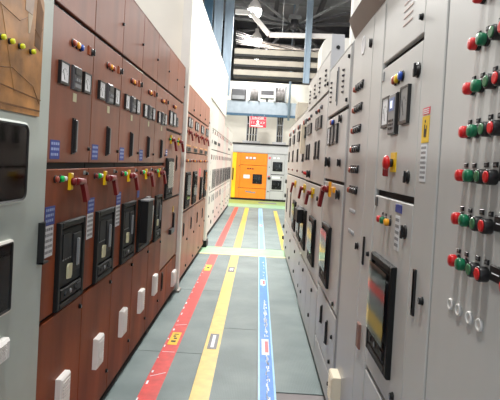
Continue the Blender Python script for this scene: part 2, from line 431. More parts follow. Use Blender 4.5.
# ------------------------------------------------------------------ floor markings
def tape(name, label, x0, x1, y0, y1, w, m, extra=()):
    t = thing(name, label, 'floor tape', ((x0+x1)/2, (y0+y1)/2, 0), 0, 'coloured lines taped along the aisle floor')
    cx, cy = (x0+x1)/2, (y0+y1)/2
    def X(y): return x0+(x1-x0)*(y-y0)/(y1-y0)-cx
    segs = [(y0, 8.22), (8.985, y1)] if y0 < 8 else [(y0, y1)]
    for a, b in segs:
        p = [(X(a)-w/2, a-cy), (X(a)+w/2, a-cy), (X(b)+w/2, b-cy), (X(b)-w/2, b-cy)]
        mb = MB(); o = len(mb.v)
        for z in (.0055, .0075): mb.v += [(x, y, z) for x, y in p]
        for f in ((0,1,2,3),(4,7,6,5),(0,4,5,1),(1,5,6,2),(2,6,7,3),(3,7,4,0)): mb.face(list(f))
        obj('tape_strip', mb, m, t)
    def patch(nm, ya, yb, wf, mm, inner=None, label=None, off=0):
        zz = .0074 if nm == 'tape_core' else .0088
        xa, xb = X(ya), X(yb)
        mb = MB(); ww = w*wf/2
        for z in (zz, zz+.001): mb.v += [(xa-ww+off, ya-cy, z), (xa+ww+off, ya-cy, z), (xb+ww+off, yb-cy, z), (xb-ww+off, yb-cy, z)]
        for f in ((0,1,2,3),(4,7,6,5),(0,4,5,1),(1,5,6,2),(2,6,7,3),(3,7,4,0)): mb.face(list(f))
        if inner:
            for (fa, fb, ga, gb) in inner:
                o = len(mb.v); L_ = yb-ya
                for z in (.0097, .0105): mb.v += [(xa+ww*fa, ya-cy+L_*ga, z), (xa+ww*fb, ya-cy+L_*ga, z), (xa+ww*fb, ya-cy+L_*gb, z), (xa+ww*fa, ya-cy+L_*gb, z)]
                for f in ((0,1,2,3),(4,7,6,5),(0,4,5,1),(1,5,6,2),(2,6,7,3),(3,7,4,0)): mb.face([o+i for i in f], 1)
        obj(nm, mb, mm, t, label=label)
    return t, patch, X, cx, cy
t, patch, X, cx, cy = tape('floor_tape', 'red tape line on the floor closest to the brown cabinets', -.628, -.64, 1.2, 17.0, .125, TAPER)
patch('floor_sticker', 4.1, 4.4, .62, [YELLOW, BLACKM], [(-.5, .5, .2, .32), (-.2, .5, .45, .55), (-.5, .1, .62, .72), (-.5, .5, .8, .86)], 'yellow sticker with black print')
patch('floor_sticker', 6.95, 7.35, .7, [YELLOW, BLACKM], [(-.4, .4, .4, .6)], 'yellow sticker with black print')
rnd = random.Random(3)
mb = MB()
for k in range(26):
    y = 1.8+k*.22+rnd.uniform(-.05, .05); x = X(y)-.0625+rnd.uniform(0, .012); l = rnd.uniform(.01, .07)
    mb.box(x, x+rnd.uniform(.006, .014), .0074, .0082, -(y-cy)-l, -(y-cy), 0)
for k in range(4):
    y = 3.0+k*.5+rnd.uniform(-.1, .1); x = X(y)-.05; mb.bar((x, y-cy, .0078), (x+.1, y-cy+rnd.uniform(-.05, .12), .0078), .006, .0008)
o = obj('worn_edge', mb, SCUFF, t, label='white scuffs worn into the red tape'); o['kind'] = 'stuff'
t, patch, X, cx, cy = tape('floor_tape', 'yellow tape line between the red and the blue lines', -.298, -.29, 1.2, 17.0, .128, TAPEY)
patch('floor_sticker', 4.06, 4.42, .6, [DARKGREY, PAPER], [(-.35, .35, .1, .9)], 'grey sticker with white print')
patch('floor_sticker', 6.95, 7.3, .7, [DARKGREY, PAPER], [(-.5, -.1, .3, .7), (.1, .5, .3, .7)], 'grey sticker with white print')
t, patch, X, cx, cy = tape('floor_tape', 'blue tape line with white scuffs along the aisle', .142, .165, 1.2, 17.0, .122, TAPEBL)
patch('tape_core', 1.2, 8.2, .78, TAPEB)
patch('tape_core', 9.0, 17.0, .62, mat('light_blue_tape', (110, 170, 230), .35, var=.06), None)
for ya, yb in ((4.0, 4.36), (6.3, 6.6), (12.2, 12.5)):
    patch('floor_sticker', ya, yb, .5, [PAPER, PINK], [(-.1, .8, .15, .85)], 'white sticker with red print')
mb = MB()
for k in range(150):
    y = rnd.uniform(3.05, 5.6) if k < 130 else rnd.uniform(6.2, 8); x = X(y)+rnd.uniform(-.006, .02); l = rnd.uniform(.015, .06)
    if 3.98 < y < 4.4: continue
    mb.box(x, x+rnd.uniform(.004, .013), .0083, .0090, -(y-cy)-l, -(y-cy), 0)
o = obj('worn_print', mb, SCUFF, t, label='white scuffed print on the blue tape'); o['kind'] = 'stuff'
tape('floor_tape', 'yellow tape line ending behind the far grey cabinets', .572, .645, 9.0, 16.4, .11, TAPEY)
o = obj('rubber_doormat', slab(-.35, .35, -.28, .28, .007, .015), mat('grey_doormat', (128, 130, 130), .7, var=.1, scale=30), None, (.45, 19.4, 0))
tag(o, 'flat grey mat on green floor before grey end cabinet', 'mat')

# ------------------------------------------------------------------ left row: pale cabinet next to the camera
XL = -.88
c = Cab('left', XL+.012, -.3, 2.045, 2.55, 'pale green grey cabinet with brown board and dark windows', GREYGREEN, plinth=.05, name='control_cabinet')
d = c.door(.96, 2.044, .06, 2.53, out=.002); c.door(-.29, .95, .06, 2.53)
u = c.U
def rounded(x0, x1, z0, z1, r, n=4):
    pts = []
    for cx_, cz_, a0 in ((x1-r, z0+r, -PI/2), (x1-r, z1-r, 0), (x0+r, z1-r, PI/2), (x0+r, z0+r, PI)):
        for k in range(n+1): a = a0+PI/2*k/n; pts.append((cx_+r*math.cos(a), cz_+r*math.sin(a)))
    return pts
def window(cab, d, ya, yb, z0, z1, r, frame_m, border_m, bits):
    a, b = cab.U(ya), cab.U(yb); mb = MB()
    po, pi_ = rounded(a-.014, b+.014, z0-.014, z1+.014, r+.01), rounded(a, b, z0, z1, r)
    pm = rounded(a-.006, b+.006, z0-.006, z1+.006, r+.004); n = len(po); o = len(mb.v)
    for pts, w in ((po, 0.0), (po, .012), (pm, .016), (pi_, .012), (pi_, .003)): mb.v += [(x, -w, z) for x, z in pts]
    for k in range(4):
        for i in range(n):
            j = (i+1) % n; mb.face([o+k*n+i, o+k*n+j, o+(k+1)*n+j, o+(k+1)*n+i], 1 if k >= 2 else 0)
    mb.face([o+4*n+i for i in range(n)], 2)
    for (x0, x1, za, zb, m) in bits:
        mb.box(a+(b-a)*x0, a+(b-a)*x1, z0+(z1-z0)*za, z0+(z1-z0)*zb, .003, .007, m)
    w_ = obj('viewing_window', mb, [border_m, frame_m, mat('interior_reflection_grey', (52, 53, 56), .7, var=.05), mat('interior_device', (36, 36, 38), .6, var=.05), MIDGREY, RED], d)  # interior grey carries the reflection in the glass as colour
    obj('window_glass', MB().prism(rounded(a+.001, b-.001, z0+.001, z1-.001, r), .009, .011), GLASSD if r > .01 else GLASSD, d)
    return w_
window(c, d, 1.25, 1.838, 1.372, 1.638, .028, BLACKPL, GREYGREEN, [(.7, .98, .36, .365, 3), (.68, .83, .08, .3, 3), (.74, .8, .47, .5, 4), (.78, .9, .72, .95, 3), (.85, .865, .83, .85, 5), (.9, .97, .2, .24, 3), (.3, .6, .2, .8, 3)])
window(c, d, 1.3, 1.755, .985, 1.218, .006, BLACKPL, WHITEP, [(.6, .95, .1, .9, 3), (.1, .5, .1, .9, 3)])
# brown film-covered board with its yellow and black selector switches
a0, a1 = u(1.2), u(1.932)
bd = obj('mounting_board', MB().prism([(a0, 1.68), (a1-.004, 1.682), (a1, 2.09), (a1-.004, 2.118), (a1-.03, 2.15), (a0, 2.15)], .001, .012), BOARD, c.root, label='wrinkled brown film board')
obj('film_patch', MB().prism([(u(1.775), 2.05), (u(1.834), 2.045), (u(1.849), 2.15), (u(1.775), 2.15)], .012, .0135), mat('pale_film', (150, 122, 100), .35, var=.12, scale=18), bd)
obj('torn_patch', MB().prism([(u(1.806), 1.975), (u(1.816), 1.975), (u(1.836), 2.045), (u(1.797), 2.045)], .012, .0135), mat('bare_board', (196, 176, 150), .6, var=.05), bd)
for q, pp_ in enumerate(([(1.3, 1.86), (1.5, 1.80), (1.7, 1.83), (1.86, 1.79), (1.92, 1.73)], [(1.55, 2.1), (1.62, 2.0), (1.66, 1.9), (1.72, 1.75)], [(1.45, 1.99), (1.6, 2.02), (1.74, 2.0), (1.80, 2.03)], [(1.86, 2.0), (1.9, 1.98), (1.925, 2.02)])):
    obj('film_wrinkle', MB().tube([(u(y), -.0122, z) for y, z in pp_], .0014, 5), BOARDD if q != 1 else mat('film_sheen', (190, 146, 96), .6, var=.1), bd)
obj('dark_stain', MB().prism([(u(1.859), 1.94), (u(1.908), 1.93), (u(1.923), 2.08), (u(1.873), 2.14), (u(1.864), 2.04)], .012, .0128), BOARDD, bd)
obj('film_edge', MB().box(a0, a1-.006, 1.70, 1.706, .012, .0135).bar((a0, -.0127, 1.79), (u(1.93), -.0127, 1.745), .002, .004), BOARDD, bd)
for Y in (1.613, 1.672, 1.743, 1.828):
    dev('selector_switch', bd, u(Y), 1.912, 'ysel', lambda: (MB().lathe(0, 0, [(.0105, .012), (.0105, .02)], 12, 1).lathe(0, 0, [(.009, .02), (.0095, .022), (.0095, .029), (.006, .032)], 12, 0), [mat('lime_yellow_cap', (220, 224, 40), .35), BLACKPL]))
cover_box(d, u(1.63), .85, .22, .075, .03, WHITEPL, 'socket_box')

obj('document_holder', MB().box(u(1.985), u(2.035), 1.095, 1.262, .003, .012, 0).box(u(1.985), u(1.99), 1.095, 1.262, .012, .03, 0).box(u(1.985), u(2.035), 1.095, 1.103, .012, .03, 0), BLACKPL, c.root, label='black wall pocket for papers')

# ------------------------------------------------------------------ left row A: brown columns
GA = 'brown switchgear columns at the left of the aisle'
ordin = ['first brown switchgear column, right beside the pale grey cabinet', 'second brown switchgear column from the pale grey cabinet',
         'third brown switchgear column from the pale grey cabinet', 'fourth brown switchgear column, its breaker beside a black open holder',
         'fifth brown switchgear column, narrow breaker just before the wide column']
for k in range(5):
    Ya = 2.06+.53*k; Yb = Ya+.53
    c = Cab('left', XL, Ya, Yb, 2.585, ordin[k], BROWN, group=GA, plinth=.055)
    q = lambda v: v
    d = c.door(Ya, Yb, 2.18, 2.582, name='top_door'); lock(d, .505, 2.36)
    d = c.door(Ya, Yb, 1.5, 2.166, name='instrument_door')
    for i_, m_ in enumerate((REDBR, AMBER, BLUE if k == 0 else REDBR)): lamp(d, .235+.048*i_, 2.054, m_, .0155, .03)
    knob(d, .497, 2.068, .015, .03); plate(d, .452, 2.068, .03, .045, BROWND, .008)
    meter(d, .132, 1.897); relay(d, .282, 1.899); meter(d, .425, 1.899)
    plate(d, .29, 1.81, .045, .04, STICKER, .0015, 'rating_sticker')
    bar_handle(d, .288, 1.628, edge=MIDGREY); lock(d, .508, 1.574)
    if k < 4: print_label(d, .088, 1.56, .1, .082, BLUELAB, PALEINK, 3)
    d = c.door(Ya, Yb, .828, 1.478, BROWND, 'breaker_door')
    lamp(d, .105, 1.431, MAROON if k else REDBR, .014, .03); lamp(d, .157, 1.431, LGREEN, .015, .035); lamp(d, .205, 1.431, PAPER, .011, .025)
    pistol_handle(d, .275, 1.415, .95); lock(d, .497, 1.447, .008); plate(d, .47, 1.452, .035, .02, STEEL, .003)
    if k < 3:
        print_label(d, .068, 1.275, .1, .08, BLUELAB, PALEINK, 3); print_label(d, .062, 1.165, .095, .135, PAPER, MIDGREY, 5)
    elif k == 3:
        plate(d, .06, 1.27, .07, .05, BLUELAB, .002, 'label_sticker')
    if k == 3:
        # open black holder box hinged over the breaker
        hb = breaker(c.root, .07, .46, .83, 1.225, False)
        hold = obj('document_holder', MB().box(.09, .27, .9, 1.215, .012, .075, 0, .006).box(.085, .275, 1.215, 1.226, .012, .08, 1), [BLACKM, MIDGREY], c.root, label='black open box holder')
        plate(c.root, .37, 1.205, .1, .05, STEEL, .02, 'bracket')
        obj('white_lever', MB().bar((.345, -.05, .93), (.375, -.05, 1.16), .015, .015), WHITEP, c.root)
    elif k == 4:
        breaker(c.root, .14, .42, .81, 1.215, False)
    else:
        breaker(c.root, .145, .48, .83, 1.233, False)
    d = c.door(Ya, Yb, .062, .814, BROWND, 'lower_door')
    lock(d, .49, .762, .011); lock(d, .5, .2, .011)
    cover_box(d, .275, .41)

# wide brown column before the post
c = Cab('left', XL, 4.71, 5.70, 2.585, 'wide brown column with two maroon handles beside the white post', BROWN_HALFLIT, group=GA, plinth=.055)
for a, b in ((4.71, 5.2), (5.2, 5.70)): lock(c.door(a, b, 2.18, 2.582, name='top_door'), (a+b)/2-4.71+.2, 2.36)
d = c.door(4.71, 5.70, 1.83, 2.166, name='instrument_door')
lamp(d, .3, 2.07, REDBR); lamp(d, .38, 2.07, AMBER); meter(d, .16, 1.94, .15, .14, .035); meter(d, .36, 1.94, .15, .14, .035); relay(d, .53, 1.93, .1, .1)
d = c.door(4.71, 5.70, 1.15, 1.812, name='breaker_door')
for uu in (.25, .72): pistol_handle(d, uu, 1.735, 1.0); lamp(d, uu-.08, 1.735, LGREEN, .012)
breaker(c.root, .04, .40, 1.16, 1.55); slot(d, .66, 1.50, .17, .04)
print_label(d, .06, 1.60, .09, .06, BLUELAB, PAPER, 2)
d = c.door(4.71, 5.70, .47, 1.136, BROWN_HALFLIT, 'lower_door')
plate(d, .61, 1.01, .045, .06, YELLOW, .004, 'yellow_tag'); bar_handle(d, .63, .88, .19, .045, edge=MIDGREY); plate(d, .5, .79, .2, .05, BLACKPL, .03, 'lever_stop')
d = c.door(4.71, 5.11, .06, .455, BROWND, 'bottom_door'); slot(d, .15, .34, .18, .035)
d = c.door(5.11, 5.70, .06, .455, BROWND, 'bottom_door'); cover_box(d, .80, .225, .17, .16)

t = thing('steel_post', 'white square post on the floor between two brown cabinet runs', 'post', (-.90, 5.80, 0))
obj('column', MB().box(-.05, .05, .03, 3.6, -.055, .055, 0), WHITEP, t); obj('base_plate', MB().box(-.06, .075, 0, .03, -.075, .075), mat('grey_base', (150, 146, 140), .6), t)

# ------------------------------------------------------------------ left row B: brown columns behind the post, aisle light painted into their colour
GB = 'brown columns beyond the white post'
LB = ['brown column standing directly behind the white post', 'second brown column behind the white post', 'third brown column behind the white post, red square sticker', 'last brown column before the white pilaster']
bw = (8.74-5.96)/4
for k in range(4):
    a = 5.96+bw*k; b = a+bw
    c = Cab('left', -.885, a, b, 2.46, LB[k], BROWN_LIT, group=GB, plinth=.06)
    lock(c.door(a, b, 2.13, 2.456, name='top_door'), bw-.04, 2.2, .014)
    d = c.door(a, b, 1.64, 2.115, name='instrument_door')
    meter(d, .25, 2.01, .15, .12, .03); meter(d, .45, 2.01, .15, .12, .03)
    pistol_handle(d, .3, 1.885, .9, 1, REDBR); lamp(d, .12, 1.89, REDBR, .018)
    plate(d, .3, 1.72, .4, .016, AMBER, .006, 'busbar_label'); slot(d, .35, 1.675, .05, .36, 'latch_bar')
    d = c.door(a, b, .9, 1.63, name='breaker_door')
    for i_ in range(4): lamp(d, .14+.14*i_, 1.53, (REDBR, AMBER, MIDGREY, REDBR)[i_], .018)
    if k != 2: breaker(c.root, .18, .56, .93, 1.385)
    else: plate(d, .32, 1.36, .22, .12, PINK, .003, 'red_sticker'); breaker(c.root, .40, .62, .93, 1.28, stick=False)
    d = c.door(a, b, .07, .886, name='lower_door'); slot(d, .25, .67, .17, .04); lock(d, .6, .5, .016); lock(d, .6, .15, .016)
t = thing('steel_post', 'white pilaster post between brown columns and pale far columns', 'post', (-.92, 8.97, 0))
obj('column', MB().box(-.05, .06, .12, 2.5, -.13, .13, 0), WHITEP, t); obj('base_block', MB().box(-.06, .085, 0, .12, -.15, .15), BLACKM, t)

# ------------------------------------------------------------------ left row C: pale columns to the end
GC = 'pale columns at the far left of the aisle'
cw = 1.0; nC = 8
LC = ['white switchgear column just past the white pilaster', 'second white column past the pilaster', 'third white column past the pilaster', 'fourth white column past the pilaster',
      'fifth white column past the pilaster', 'sixth white column past the pilaster', 'seventh white column past the pilaster', 'last white column before the yellow end cabinet']
PINKW = mat('pinkish_white_enamel', (226, 206, 200), .45, var=.02)
for k in range(nC):
    a = 9.3+cw*k; b = a+cw; hh = 2.72 if k < 4 else 2.55
    p_ = (WHITEP, PINKW)[k in (2, 3, 5)]
    c = Cab('left', -.94, a, b, hh, LC[k], p_, group=GC, plinth=.08)
    c.door(a, b, 2.2, hh-.01, name='top_door')
    d = c.door(a, b, 1.78, 2.19, name='instrument_door')
    for i_ in range(2): slot(d, .25+.5*i_, 2.13, .08, .07, 'indicator_block', REDBR if k % 2 else MIDGREY)
    if k in (0, 1, 2, 6): slot(d, .45, 1.93, .07, .6, 'latch_bar')
    d = c.door(a, b, .9, 1.765, name='breaker_door')
    for i_ in range(2): slot(d, .25+.5*i_, 1.62, .1, .09, 'indicator_block', MAROON if i_ else MIDGREY)
    if k == 0:
        slot(d, .5, 1.30, .09, .2, 'switch_block'); slot(d, .5, 1.12, .05, .2, 'switch_block'); slot(d, .55, .99, .08, .3, 'switch_block'); slot(d, .5, 1.5, .03, .2, 'switch_block')
    else:
        
        for q in range(3): slot(d, .2+.31*q, 1.16, .41, .14, 'breaker_slot', DARKGREY)
    d = c.door(a, b, .09, .888, name='lower_door')
    for i_ in range(2):
        lock(d, .3+.45*i_, .42 if i_ else .25, .04 if k == 1 else .022)
        slot(d, .3+.4*i_, .75, .16, .05, 'slot_plate', p_ if k > 3 else MIDGREY)

# ------------------------------------------------------------------ end of the aisle
GE = 'cabinets closing the aisle end'
YE = 20.6
def end_cab(xa, xb, h, label, paint):
    return Cab('end', YE, xa, xb, h, label, paint, group=GE, plinth=.07)
c = end_cab(-1.06, -.885, 1.95, 'narrow yellow cabinet beside the orange cabinet', YELLOWP)
d = c.door(-1.06, -.885, .08, 1.94); bar_handle(d, .05, 1.05, .5, .05)
c = end_cab(-.88, .385, 1.95, 'orange cabinet with dark window at aisle end', ORANGE)
d = c.door(-.88, -.72, .08, 1.94, name='side_door'); lock(d, .12, 1.4, .02); lock(d, .12, .5, .02)
d = c.door(-.72, .385, 1.45, 1.94, name='instrument_door')
for i_ in range(3): meter(d, .42+.15*i_, 1.74, .12, .11, .02)
d = c.door(-.72, .385, .5, 1.44, name='breaker_door')
for i_ in range(3): slot(d, .48+.1*i_, 1.30, .05, .07, 'indicator_block', MAROON)
breaker(c.root, .69, 1.08, .69, 1.085, stick=False); plate(d, .44, .97, .26, .15, PAPER, .003, 'paper_notice')
d = c.door(-.72, .385, .08, .49, name='lower_door')
obj('maker_plate', MB().prism([(.40, .40), (.55, .36), (.62, .38), (.70, .34), (.84, .36), (.83, .29), (.62, .31), (.44, .33)], 0, .006), MIDGREY, d)
c = end_cab(.39, 1.285, 1.95, 'pale grey cabinet with two dark square windows at aisle end', PALE2)
d = c.door(.39, .55, .08, 1.94, name='side_door'); plate(d, .08, 1.78, .09, .1, PINK, .003, 'red_sticker'); plate(d, .08, 1.0, .09, .09, PINK, .003, 'red_sticker'); lock(d, .08, .4, .025)
d = c.door(.55, 1.10, 1.12, 1.94, name='upper_door'); plate(d, .28, 1.79, .1, .07, PAPER, .003, 'paper_notice'); plate(d, .44, 1.79, .1, .07, PAPER, .003, 'paper_notice')
breaker(c.root, .22, .62, 1.25, 1.632, stick=False)
d = c.door(.55, 1.10, .44, 1.10, name='lower_door'); plate(d, .38, .99, .34, .1, PAPER, .003, 'paper_notice'); lock(d, .6, 1.0, .02)
breaker(c.root, .22, .62, .50, .875, stick=False)
c.door(.55, 1.10, .08, .43, name='bottom_door'); d = c.door(1.10, 1.285, .08, 1.94, name='side_door'); knob(d, .1, .95, .05, .08); lock(d, .09, 1.4, .02)
t = thing('busbar_chamber', 'grey busbar chamber with black top lying across the end cabinets', 'busbar chamber', (.11, YE, 1.953), 0, None)
obj('chamber', MB().box(-1.17, 1.175, 0, .34, -.6, 0), PALE2, t)
for a, b in ((-1.16, .24), (.26, 1.165)):
    pn = obj('cover_panel', MB().box(a, b, .02, .32, 0, .015, 0, .004), PALE2, t); slot(pn, (a+b)/2-.12, .16, .04, .1, 'name_plate', MIDGREY)
obj('black_top', MB().box(-1.2, 1.2, .34, .40, -.6, .05), BLACK, t)
# cable risers from the end cabinets
def riser(xc, w, label, n):
    t = thing('cable_ladder', label, 'cable ladder', (xc, 20.95, 2.36), 0, 'cable risers over the end cabinets')
    for s_ in (-1, 1): obj('rail', MB().box(s_*w/2-.015, s_*w/2+.015, 0, 1.16, -.03, .03), STEEL, t)
    for z in (.35, .8): obj('rung', MB().box(-w/2, w/2, z, z+.03, .03, .05), STEEL, t)
    for k in range(n):
        x = -w/2+.04+(w-.08)*k/(n-1); obj('cable', MB().tube([(x, 0, 0), (x+.01, 0, .6), (x-.01, 0, 1.16)], .034, 8), CABLEB, t)
    obj('gland_box', MB().box(-w/2-.16, w/2+.16, 0, .1, -.1, .12, 0, .01), PALE2, t)
riser(-.33, .42, 'cable ladder with black cables under the red danger sign', 4)
riser(.83, .24, 'narrow cable ladder with black cables beside the thin pipe', 3)
# ledge over them
o = obj('ledge_girder', MB().box(-2.6, 2.6, -.05, .05, -.05, .05).box(-2.6, 2.6, .05, .5, -.02, .03, 1).box(-2.6, 2.6, .5, .56, -.6, .03, 1), [BLUEDK, mat('pale_blue_grey_sheet', (150, 162, 172), .5, var=.04)], None, (0, 20.6, 3.51))
tag(o, 'pale blue grey girder with dark blue flange crossing above the cabinets', 'girder')
t = thing('danger_sign', 'red danger sign with white lettering hanging under blue girder', 'sign', (-.1, 20.30, 2.99))
obj('sign_board', MB().box(-.335, .335, 0, .43, -.01, .01, 0, .003), mat('sign_red', (214, 36, 60), .45, var=.03), t)
for x in (-.25, .25): obj('hanger', MB().tube([(x, 0, .43), (x, .1, .5), (x, .22, .53)], .008, 6), STEEL, t)
def text(body, size, x, z, m, parent, name='lettering'):
    cu = bpy.data.curves.new(name, 'FONT'); cu.body = body; cu.size = size; cu.align_x = 'CENTER'; cu.extrude = .002
    tmp = bpy.data.objects.new(name, cu); COL.objects.link(tmp)
    dg = bpy.context.evaluated_depsgraph_get(); me = bpy.data.meshes.new_from_object(tmp.evaluated_get(dg))
    bpy.data.objects.remove(tmp); me.materials.clear(); me.materials.append(m)
    o = link(name, me, parent, (x, -.0125, z)); o.rotation_euler = (PI/2, 0, 0); return o
text('DANGER', .12, 0, .335, WHITEPL, t); text('11', .17, -.2, .14, WHITEPL, t); text('KV', .15, .2, .14, WHITEPL, t)
obj('skull_mark', MB().lathe(0, .23, [(.058, .01), (.058, .013), (.03, .014)], 12).box(-.035, .035, .13, .18, .01, .013).bar((-.08, -.0125, .10), (.08, -.0125, .14), .006, .02).bar((-.08, -.0125, .14), (.08, -.0125, .10), .006, .02), WHITEPL, t)
obj('border_line', MB().box(-.31, .31, .31, .318, .01, .013).box(-.27, .22, .035, .075, .01, .013).box(-.325, -.312, .02, .41, .01, .013), WHITEPL, t)

# ducting with ribbed drums on the ledge
def drum(x, w, label):
    t = thing('duct_drum', label, 'duct', (x, 20.75, 4.07), 0, 'grey drums on the ledge')
    prof = []
    n = 7
    for k in range(n):
        a = -w/2+w*k/n; prof += [(a, .31), (a+w/n*.4, .33), (a+w/n*.5, .29), (a+w/n*.9, .29)]
    pts = [(p_, 0, .33) for p_, _ in prof]
    mb = MB(); b0 = 0; N = 20
    for xx, r in prof: mb.v += [(xx, r*math.cos(2*PI*i/N), .33+r*math.sin(2*PI*i/N)) for i in range(N)]
    for k in range(len(prof)-1):
        for i in range(N): j = (i+1) % N; mb.face([k*N+i, k*N+j, (k+1)*N+j, (k+1)*N+i], 0, True)
    mb.face(list(range(N))); mb.face(list(range((len(prof)-1)*N, len(prof)*N)))
    obj('ribbed_body', mb, mat('grey_drum', (150, 146, 145), .4, metal=.4, var=.12, scale=12), t)
    for s_ in (-1, 1): obj('flange', MB().box(s_*w/2-.03, s_*w/2+.03, .02, .66, -.33, .33), STEEL, t)
drum(-.3, .4, 'ribbed grey drum on the ledge above the danger sign'); drum(.76, .44, 'ribbed grey drum on the ledge beside thin pipe')
o = obj('duct_link', MB().box(-.285, .285, 0, .45, -.25, .25, 0, .02).box(-.26, .26, .12, .30, .25, .255, 1), [WHITEP, DARKGREY], None, (.225, 20.75, 4.22)); tag(o, 'white box duct joining the two ribbed grey drums', 'duct')
obj('support_leg', MB().box(-.05, .05, -.148, 0, -.1, .1), DARKGREY, o)
o = obj('motor_housing', MB().box(-.3, .3, 0, .45, -.3, .3, 0, .03).box(-.25, .25, .05, .2, .3, .34, 1).box(-.3, .3, .45, .5, -.2, .2, 1), [DARKGREY, MIDGREY], None, (-.95, 20.8, 4.07)); tag(o, 'dark grey housing on the ledge left of the drums', 'machine')
o = obj('thin_pipe', MB().tube([(0, 0, -.25), (0, 0, 5.0)], .045, 10), BLUEST, None, (1.14, 20.505, 3.6)); tag(o, 'thin pale blue vertical pipe coming down from the roof to the blue girder', 'pipe')

# ------------------------------------------------------------------ right row (fronts face the aisle, X = .515)
XR = .515
GR = 'pale grey switchgear columns at the right of the aisle'
c = Cab('right', XR, -.5, 1.43, 2.6, 'pale grey panel with rows of red and green push buttons', PALE, group=GR)
d = c.door(.46, 1.425, .06, 2.59, out=.002); c.strip(-.49, .455, .06, 2.59)
u = c.U
def rp(Y): return u(Y)
for r_, z in enumerate((1.971, 1.863, 1.758, 1.653, 1.547, 1.440, 1.334)):
    o_ = (-.044, -.032, -.019, -.012, -.006, .001, .006)[r_]
    push_button(d, u(1.244+o_), z, RED, False); push_button(d, u(1.198+o_), z, GREEN, False)
    push_button(d, u(1.136+o_), z, PGREEN, True, .0165); push_button(d, u(1.092+o_), z, RED, True, .0165)
    plate(d, u(1.045+o_), z+.01, .05, .034, BLACKPL, .005, 'legend_plate'); plate(d, u(1.043+o_), z+.01, .036, .006, PAPER, .0056, 'legend_text')
    for Y in (.98, .93, .88): push_button(d, u(Y), z, (RED, GREEN, RED)[int((.98-Y)*20+.5) % 3], Y < .95)
for Y in (1.279, 1.229, 1.166, 1.113):
    dev('blanking_plug', d, u(Y), 1.217, 'plug', lambda: (MB().lathe(0, 0, [(.015, 0), (.0145, .005), (.011, .006), (.010, .003)], 14), [WHITEPL]))

# second column: meters, warning sticker, breaker
c = Cab('right', XR, 1.432, 2.385, 2.45, 'pale grey column with yellow emergency stop plate and breaker window', PALE, group=GR)
u = c.U
st = c.strip(1.434, 1.635, .06, 2.44)
def warn():
    mb = MB().box(-.033, .033, -.047, .036, 0, .0015, 0).box(-.033, .033, .040, .062, 0, .0015, 1)
    mb.prism([(-.011, -.028), (.008, -.03), (.014, -.01), (.014, .006), (.008, .006), (.008, -.004), (-.004, -.004), (-.004, .01), (-.011, .008)], .0015, .0022, 2)
    mb.lathe(-.003, .020, [(.005, .0015), (.005, .0022)], 8, 2)
    for k in range(3): mb.box(-.028, .024, .043+k*.006, .046+k*.006, .0015, .002, 3)
    mb.box(-.028, .028, .012, .014, .0015, .002, 0)
    return mb, [mat('warning_yellow', (226, 186, 40), .45, var=.03), PINK, BLACKPL, PAPER]
dev('warning_sticker', st, u(1.56), 1.688, 'warn', warn, 'yellow warning sticker with red header')
print_label(st, u(1.563), 1.578, .055, .115, PAPER, MIDGREY, 7)
bar_handle(st, u(1.567), 1.172, .145, .017, .012); lock(st, u(1.494), 1.165, .011)
d = c.door(1.638, 2.172, 2.0, 2.44, name='top_door'); lock(d, u(1.665), 2.06, .010)
for k in range(5): plate(d, u(1.834), 2.09+.026*k, .11, .006, mat('faded_pink_print', (206, 184, 176), .5, var=.02), .002, 'louvre')
d = c.door(1.638, 2.172, 1.462, 1.984, name='instrument_door')
for i_, m_ in enumerate((AMBER, REDBR, BLUE)): pass
lamp(d, u(1.945), 1.897, REDBR, .017, .03); lamp(d, u(1.905), 1.897, YELLOW, .017, .03); lamp(d, u(1.855), 1.899, BLUE, .017, .03)
knob(d, u(1.675), 1.887, .02, .03)
plate(d, u(2.15), 1.945, .034, .04, MIDGREY, .004)
meter(d, u(2.06), 1.785, .105, .125, .02); meter(d, u(1.79), 1.785, .1, .135, .025, MIDGREY)
def digi():
    mb = MB().box(-.052, .052, -.078, .078, 0, .015, 0, .004).box(-.046, .046, -.072, .072, .015, .017, 1)
    mb.box(-.036, .036, .012, .062, .017, .018, 2).box(-.018, .012, .022, .05, .018, .0185, 3)
    for r_ in range(3):
        for k in range(3): mb.box(-.034+k*.024, -.018+k*.024, -.03-r_*.015, -.021-r_*.015, .017, .019, 0)
    return mb, [BLACKPL, MIDGREY, mat('lcd_blue', (70, 105, 165), .3), emit('lcd_white', (225, 235, 255), .5)]
dev('digital_meter', d, u(1.925), 1.765, 'digi', digi)
estop(d, u(1.915), 1.578); plate(d, u(1.99), 1.545, .012, .04, MAROON, .02, 'key_tag'); knob(d, u(1.719), 1.53, .018, .028)
d = c.door(1.638, 2.172, .70, 1.444, name='breaker_door')
plate(d, u(2.137), 1.415, .034, .038, DARKGREY, .004)
for Y, m_ in ((2.022, RED), (1.972, GREEN), (1.905, AMBER)): push_button(d, u(Y), 1.352, m_, False, .014)
plate(d, u(1.803), 1.414, .08, .03, BLUELAB, .002, 'blue_label'); print_label(d, u(1.808), 1.325, .055, .125, PAPER, MIDGREY, 5, None); knob(d, u(1.715), 1.342, .02, .028)
lock(d, u(1.738), .762, .013); lock(d, u(1.70), .735, .009)
fr = breaker(c.root, u(2.108), u(1.78), .80, 1.205, stick=False)
dev('yellow_line_reflection', fr, -.07, -.10, 'ryl', lambda: (MB().prism([(-.03, -.03), (.03, -.035), (.032, .02), (.0, .045), (-.03, .02)], .012, .018), [YELLOW]), 'yellow label behind the cover')  # reflection of the yellow floor line, built as a coloured patch
dev('red_line_reflection', fr, -.075, .03, 'rrl', lambda: (MB().box(-.04, .0, -.02, .02, .012, .018), [RED]))  # reddish reflection in the cover, also a coloured patch
c.door(1.638, 2.172, .06, .685, name='lower_door')
st = c.strip(2.176, 2.383, .06, 2.44)
